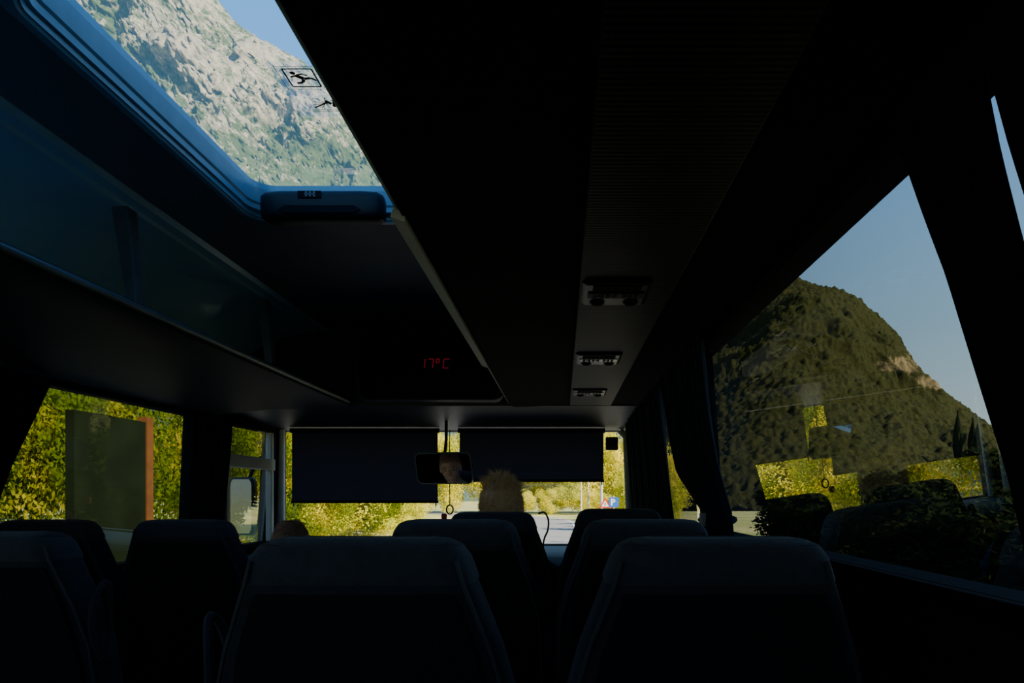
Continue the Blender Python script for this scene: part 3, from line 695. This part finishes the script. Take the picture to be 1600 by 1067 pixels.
        for s_i in range(16):
            jt = Vector((rnd.gauss(0, 1), rnd.gauss(0, 1), rnd.gauss(0, 1)))*.17
            d = (d0+jt).normalized()
            p0 = cc+Vector((R.x*d.x, R.y*d.y, R.z*d.z))*.98
            p2 = tip+jt*.03+Vector((rnd.gauss(0, .0025), rnd.gauss(0, .0025), rnd.gauss(0, .003)))
            dirn = (p2-p0)
            if dirn.length < .004: continue
            p1 = p0+dirn*.5+d*.004; dirn.normalize()
            w = .0012; a = dirn.cross(d)
            if a.length < 1e-3: continue
            a = a.normalized()*w; b_ = dirn.cross(a).normalized()*w
            hm.add([p0+a, p0-a, p0+b_, p1+a*.8, p1-a*.8, p1+b_*.8, p2], [(0, 1, 4, 3), (1, 2, 5, 4), (2, 0, 3, 5), (3, 4, 6), (4, 5, 6), (5, 3, 6)])
    turn(hm).obj('hair', hair, body, smooth=True)
    return body
person('person', (-.232, 2.66, -.050), -H, M['blond'], .050, M['shirtdark'], 'seated passenger with tousled fair hair in dark pullover, facing ahead', yaw=-6)
person('person', (-1.37, 3.5, -.245), -1.5, M['grayhair'], .014, M['shirtblue'], 'seated driver with short hair in blue shirt, hands on steering wheel',
       wrists=((-1.37-.20, 3.72, -.58), (-1.37+.20, 3.72, -.58)), yaw=-32, pitch=10)

# ------------------------------------------------------------------ outside
G = -2.0
MB().add([(-1500, -600, G), (1500, -600, G), (1500, 1500, G), (-1500, 1500, G)], [(0, 1, 2, 3)]).obj('ground', M['grass'], kind='structure')
def roadx(y): return -2.6 - (0 if y < 50 else ((y-50)**2)*.012)
def strip(name, o0, o1, z, m, **kw):
    vs = []; fs = []; n = 60
    for i in range(n+1):
        y = -60+i*(160/n); x = roadx(y); vs += [(x+o0, y, z), (x+o1, y, z)]
    for i in range(n): fs.append((2*i, 2*i+1, 2*i+3, 2*i+2))
    return MB().add(vs, fs).obj(name, m, **kw)
rd = empty('road', (-2.6, 20, G), 'grey asphalt road with white edge lines', 'road')
strip('asphalt', -3.8, 3.8, G+.02, M['asphalt'], parent=rd)
strip('edge_line', -3.5, -3.35, G+.03, M['white'], parent=rd); strip('edge_line', 3.35, 3.5, G+.03, M['white'], parent=rd)
strip('centre_line', -.07, .07, G+.03, M['white'], parent=rd)

def terrain(name, s0, s1, ns, nv, y0, y1, ridge, mt, amp, nsz, canopy=0, label='', cat='', patch=None):
    vs = []; fs = []; ra = []
    def rl(s):
        for a, b in zip(ridge, ridge[1:]):
            if a[0] <= s <= b[0]:
                t = (s-a[0])/(b[0]-a[0]); return a[1]+(b[1]-a[1])*t
        return ridge[0][1] if s < ridge[0][0] else ridge[-1][1]
    for i in range(ns+1):
        s = s0+(s1-s0)*i/ns; e = rl(s)
        for j in range(nv+1):
            v = j/nv*1.12
            y = y0+(y1-y0)*v; x = s*y
            top = e*y1
            z = G+top*(v**1.05 if v <= 1 else 1-(v-1)*2.5)
            p = Vector((x, y, z*1.0))/nsz
            k_ = min(1, v*3)*amp*(1-.55*max(0, min(1, (v-.8)*6)))
            rk = 0
            if canopy:
                n_ = noise.hetero_terrain(p, .9, 2.1, 6, .6)-.9
                rg = abs(noise.noise(p*1.7))*-1.6+.5
                z += k_*(n_*.5+rg*.6); y -= k_*(rg*.9+noise.noise(p*4)*.35+noise.noise(p*9)*.2)
            else:
                # buttresses and gullies running down the face, then ever finer crags
                u = Vector((x/120, y/260, z/330))
                gul = noise.noise(u*1.6)*1.0+noise.noise(u*3.7+Vector((5, 1, 2)))*.55
                fr_ = noise.fractal(Vector((x, y*.7, z*.6))/55, .55, 2.15, 9)
                y -= k_*(gul*1.6+fr_*.55)
                z += k_*.30*noise.fractal(Vector((x, y, 0))/45, .6, 2.2, 8)
                rk = .085*(gul)+.06*fr_+.04*min(1, max(-1, (z-300)/200))
            if patch:
                el = z/y
                for (ps, pe, ws, we, am) in patch:
                    rk += am*math.exp(-((s-ps)/ws)**2-((el-pe)/we)**2)
            if canopy:
                q = Vector((x, y, z*.6))/canopy; dst = noise.voronoi(q)[0][0]
                b = max(0, .6-dst)*canopy*.8*(1-min(1, rk*2.5)); b += .45*noise.noise(q*2.3)
                z += b; y -= b*.6
            vs.append((x, y, z)); ra.append(rk)
    for i in range(ns):
        for j in range(nv):
            a = i*(nv+1)+j; fs.append((a, a+nv+1, a+nv+2, a+1))
    o = MB().add(vs, fs).obj(name, mt, smooth=True, angle=180, label=label, cat=cat, kind='stuff')
    at = o.data.attributes.new('rockiness', 'FLOAT', 'POINT'); at.data.foreach_set('value', ra)
    return o
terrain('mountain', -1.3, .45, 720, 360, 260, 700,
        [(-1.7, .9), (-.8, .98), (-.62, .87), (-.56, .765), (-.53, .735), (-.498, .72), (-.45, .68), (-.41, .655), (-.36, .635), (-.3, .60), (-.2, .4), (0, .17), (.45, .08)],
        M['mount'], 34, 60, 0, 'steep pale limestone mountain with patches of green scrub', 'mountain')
terrain('wooded_hill', .12, 1.2, 640, 380, 90, 250,
        [(.12, .10), (.15, .2), (.22, .25), (.26, .285), (.30, .315), (.345, .322), (.39, .312), (.432, .29), (.488, .240), (.525, .188), (.58, .143), (.637, .10), (.7, .08), (1.5, .05)],
        M['hill'], 5, 30, 1.8, 'dark wooded hill with a bare rocky flank', 'hill',
        patch=[(.49, .19, .035, .016, .30), (.54, .165, .03, .012, .30), (.30, .235, .03, .006, .2)])

def shrubmesh(n, size, seed, clusters=16, height=2.0):
    r = random.Random(seed); vs = []; fs = []; cl = []
    for _ in range(clusters):
        a = r.uniform(0, 2*math.pi); rr_ = r.uniform(.1, .65); z = r.uniform(.25, height-.35)
        cl.append((Vector((rr_*math.cos(a), rr_*math.sin(a), z)), r.uniform(.3, .5)))
    for i in range(n):
        c, q = cl[r.randrange(len(cl))]
        d = Vector((r.gauss(0, 1), r.gauss(0, 1), r.gauss(0, 1))).normalized()
        p = c+d*q*(r.random()**.35)
        if p.z < 0: p.z = -p.z*.3
        a = Vector((r.gauss(0, 1), r.gauss(0, 1), r.gauss(0, 1))).normalized(); b = a.cross(d)
        if b.length < .01: continue
        b = b.normalized()*size*r.uniform(.25, .45); a = a*size*r.uniform(.5, .9)
        k_ = len(vs); vs += [p-a, p+b, p+a, p-b]; fs.append((k_, k_+1, k_+2, k_+3))
    me = bpy.data.meshes.new('shrub'); me.from_pydata([tuple(v) for v in vs], [], fs); return me
far_m = [shrubmesh(10000, .050, s, 20) for s in (1, 2)]
near_m = [shrubmesh(17000, .036, s, 13) for s in (3, 4)]
for m_ in far_m: m_.materials.append(M['leaf_y'])
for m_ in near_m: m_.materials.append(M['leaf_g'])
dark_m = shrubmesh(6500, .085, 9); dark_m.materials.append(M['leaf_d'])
rs = random.Random(11)
def shrub(me, x, y, sx, sz, group, label):
    o = bpy.data.objects.new('shrub', me); o.location = (x, y, G+H); o.scale = (sx, sx, sz); o.rotation_euler = (0, 0, rs.uniform(0, 6.28))
    C.objects.link(o); finish(o, label, 'shrub', None, group)
ly = 'sunlit yellow-green leafy shrub beside the road'
for i in range(16):      # ahead, left verge
    y = 24+i*2.8; shrub(far_m[i % 2], -9.5-rs.uniform(0, 2)-max(0, y-45)*.25, y, rs.uniform(1.7, 2.3), rs.uniform(1.2, 1.9), 'roadside shrubs', ly)
for i in range(18):      # wall of trees closing the bend
    x = -34+i*2.6; shrub(far_m[i % 2], x, 80+rs.uniform(-3, 4), rs.uniform(2.6, 3.3), rs.uniform(4.6, 6.0), 'roadside trees', 'tall sunlit yellow-green tree behind the road bend')
for i in range(7):       # lower bushes in front of that wall
    shrub(far_m[i % 2], -6+i*2.1, 74+rs.uniform(-1.5, 1.5), rs.uniform(1.5, 1.9), rs.uniform(1.3, 1.8), 'roadside shrubs', ly)
for i in range(11):      # taller trees behind left verge
    y = 30+i*4.4; shrub(far_m[i % 2], -15-rs.uniform(0, 2)-(y-30)*.22, y, rs.uniform(2.6, 3.2), rs.uniform(3.0, 4.2), 'roadside trees', 'tall sunlit yellow-green tree behind the verge')
for i in range(9):      # right verge
    y = 38+i*4.2; shrub(far_m[i % 2], 5.2+rs.uniform(0, 1.5)+(y-38)*.02, y, rs.uniform(1.9, 2.4), rs.uniform(1.6, 2.6), 'roadside shrubs', ly)
for i in range(12):      # near left row
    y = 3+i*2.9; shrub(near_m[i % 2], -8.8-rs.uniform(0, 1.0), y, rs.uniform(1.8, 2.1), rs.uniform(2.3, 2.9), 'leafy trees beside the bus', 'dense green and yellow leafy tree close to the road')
for i in range(14):      # right outside hedge, its shade put into the near-black leaf colour
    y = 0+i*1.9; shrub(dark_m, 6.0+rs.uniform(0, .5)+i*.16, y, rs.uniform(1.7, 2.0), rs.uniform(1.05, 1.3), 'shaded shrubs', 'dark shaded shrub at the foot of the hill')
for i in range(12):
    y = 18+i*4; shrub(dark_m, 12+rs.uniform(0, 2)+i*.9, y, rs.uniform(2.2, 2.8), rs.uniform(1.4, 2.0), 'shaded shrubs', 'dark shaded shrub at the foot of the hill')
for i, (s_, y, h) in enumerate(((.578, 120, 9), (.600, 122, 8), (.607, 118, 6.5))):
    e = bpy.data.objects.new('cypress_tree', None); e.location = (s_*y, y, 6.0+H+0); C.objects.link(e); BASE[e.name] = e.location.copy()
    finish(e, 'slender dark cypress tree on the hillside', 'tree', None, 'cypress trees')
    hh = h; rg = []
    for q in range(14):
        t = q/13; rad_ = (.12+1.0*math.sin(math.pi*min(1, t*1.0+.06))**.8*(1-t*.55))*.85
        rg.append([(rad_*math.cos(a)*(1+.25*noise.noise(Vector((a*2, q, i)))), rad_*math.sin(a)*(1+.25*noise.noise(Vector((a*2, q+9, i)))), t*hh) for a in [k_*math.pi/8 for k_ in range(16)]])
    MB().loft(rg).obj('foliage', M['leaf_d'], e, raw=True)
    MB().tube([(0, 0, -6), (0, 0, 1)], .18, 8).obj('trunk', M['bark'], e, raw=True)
SUN = Vector((.84, -.54, 0)).normalized(); ELEV = math.radians(33)
tp = SUN*10.5
bt = empty('added_shade_tree', (tp.x-.5, tp.y+1.0, G), 'large dense tree added out of view to shade the bus', 'tree')  # unseen tree added to keep direct sun out of the bus
MB().tube([(tp.x-.5, tp.y+1, G), (tp.x-.4, tp.y+1, G+3), (tp.x, tp.y+1.2, G+6)], [.5, .38, .25], 12).obj('trunk', M['bark'], bt, smooth=True)
cr = MB(); rr_ = random.Random(5)
for i in range(30):
    c_ = Vector((tp.x, tp.y+.9, 7.2))+Vector((rr_.uniform(-3, 3), rr_.uniform(-4.6, 3.6), rr_.uniform(-4.0, 2.6)))
    ellipsoid(cr, c_, (2.1, 2.1, 1.8), 14, 9)
cr.v = [tuple(Vector(v)+noise.noise_vector(Vector(v)*1.3)*.4) for v in cr.v]
cr.obj('foliage', M['leaf_d'], bt)

def sign(x, y, kind):
    e = empty('road_sign', (x, y, G), 'blue square parking sign on a grey post' if kind == 'P' else 'red-bordered white triangular warning sign on a grey post', 'road sign')
    MB().tube([(x, y+.03, G), (x, y+.03, G+(2.0 if kind == 'P' else 1.9))], .03, 8).obj('post', M['pole'], e)
    zc = G+1.75
    if kind == 'P':
        MB().prism_y([(p[0]+x, p[1]+zc) for p in rrect(-.2, .2, -.2, .2, .03, 0)], y-.01, y+.005).obj('panel', M['signblue'], e)
        mb = MB()
        mb.prism_y([(x-.12, zc-.14), (x-.06, zc-.14), (x-.06, zc+.14), (x-.12, zc+.14)], y-.02, y-.012)
        arc = [(x-.06+.11*math.cos(a)*1.1, zc+.06+.08*math.sin(a)) for a in [math.radians(t) for t in range(-90, 91, 15)]]
        arc2 = [(x-.06+.055*math.cos(a)*1.1, zc+.06+.035*math.sin(a)) for a in [math.radians(t) for t in range(90, -91, -15)]]
        for q in range(len(arc)-1):
            mb.prism_y([arc[q], arc[q+1], arc2[len(arc2)-2-q], arc2[len(arc2)-1-q]], y-.02, y-.012)
        mb.obj('letter', M['white'], e)
    else:
        tri = lambda r: [(x+r*math.cos(math.radians(a)), zc-.1+r*math.sin(math.radians(a))) for a in (90, 210, 330)]
        MB().prism_y(tri(.29), y-.01, y+.005).obj('panel', M['signred'], e)
        MB().prism_y(tri(.18), y-.018, y-.011).obj('inner_panel', M['white'], e)
        MB().box(x-.015, x+.015, y-.024, y-.019, zc-.15, zc-.02).obj('symbol', M['black'], e)
sign(2.12, 28, 'P'); sign(1.8, 28.6, 'T')
for x, y, h in ((1.75, 62, 5.2), (2.15, 56, 4.6), (1.85, 32, 3.0)):
    e = empty('lamp_post', (x, y, G), 'slim pale roadside post', 'post', 'roadside posts')
    MB().tube([(x, y, G), (x, y, G+h)], [.08, .05], 8).obj('pole', M['pole'], e)
    MB().tube([(x, y, G+h), (x-.02, y, G+h+.06)], [.07, .05], 8).obj('pole_cap', M['pole'], e)
e = empty('reflection_board', (-5.6, 6.9, G), 'rust-orange roadside post with dark panel standing in for a reflection', 'reflection_board')
MB().box(-5.63, -5.5, 9.08, 9.22, G, G+3.05).obj('post', M['rust'], e)
MB().box(-5.62, -5.52, 7.75, 9.08, G+.05, G+2.98).obj('panel', M['board'], e)  # dark panel stands in for a reflection in the left window

# ------------------------------------------------------------------ light
w = bpy.data.worlds.new('World'); bpy.context.scene.world = w; w.use_nodes = True
nt = w.node_tree; nt.nodes.clear()
out = nt.nodes.new('ShaderNodeOutputWorld'); bg = nt.nodes.new('ShaderNodeBackground'); tc = nt.nodes.new('ShaderNodeTexCoord')
sp = nt.nodes.new('ShaderNodeSeparateXYZ'); r = nt.nodes.new('ShaderNodeValToRGB')
nt.links.new(tc.outputs['Generated'], sp.inputs[0]); nt.links.new(sp.outputs['Z'], r.inputs['Fac'])
cr_ = r.color_ramp; cr_.elements[0].position = 0; cr_.elements[0].color = (.62, .66, .60, 1); cr_.elements[1].position = .8; cr_.elements[1].color = (.06, .22, .60, 1)
q = cr_.elements.new(.22); q.color = (.32, .50, .64, 1); q = cr_.elements.new(.5); q.color = (.15, .42, .84, 1)
nt.links.new(r.outputs['Color'], bg.inputs['Color']); bg.inputs['Strength'].default_value = 1.75
nt.links.new(bg.outputs[0], out.inputs['Surface'])
sl = bpy.data.lights.new('sun', 'SUN'); sl.energy = 18.0; sl.angle = math.radians(.6); sl.color = (1, .87, .64)
so = bpy.data.objects.new('sun', sl); C.objects.link(so)
sd = Vector((SUN.x*math.cos(ELEV), SUN.y*math.cos(ELEV), math.sin(ELEV)))
so.rotation_euler = sd.to_track_quat('Z', 'Y').to_euler(); so.location = (20, -20, 30)

# ------------------------------------------------------------------ camera
cd = bpy.data.cameras.new('camera'); cam = bpy.data.objects.new('camera', cd); C.objects.link(cam)
cam.location = (0, 0, H); cam.rotation_euler = (math.radians(90), 0, 0)
cd.sensor_width = 36; cd.lens = 36*1070/1600; cd.shift_x = -78/1600; cd.shift_y = 241.5/1600
cd.clip_start = .02; cd.clip_end = 5000
bpy.context.scene.camera = cam
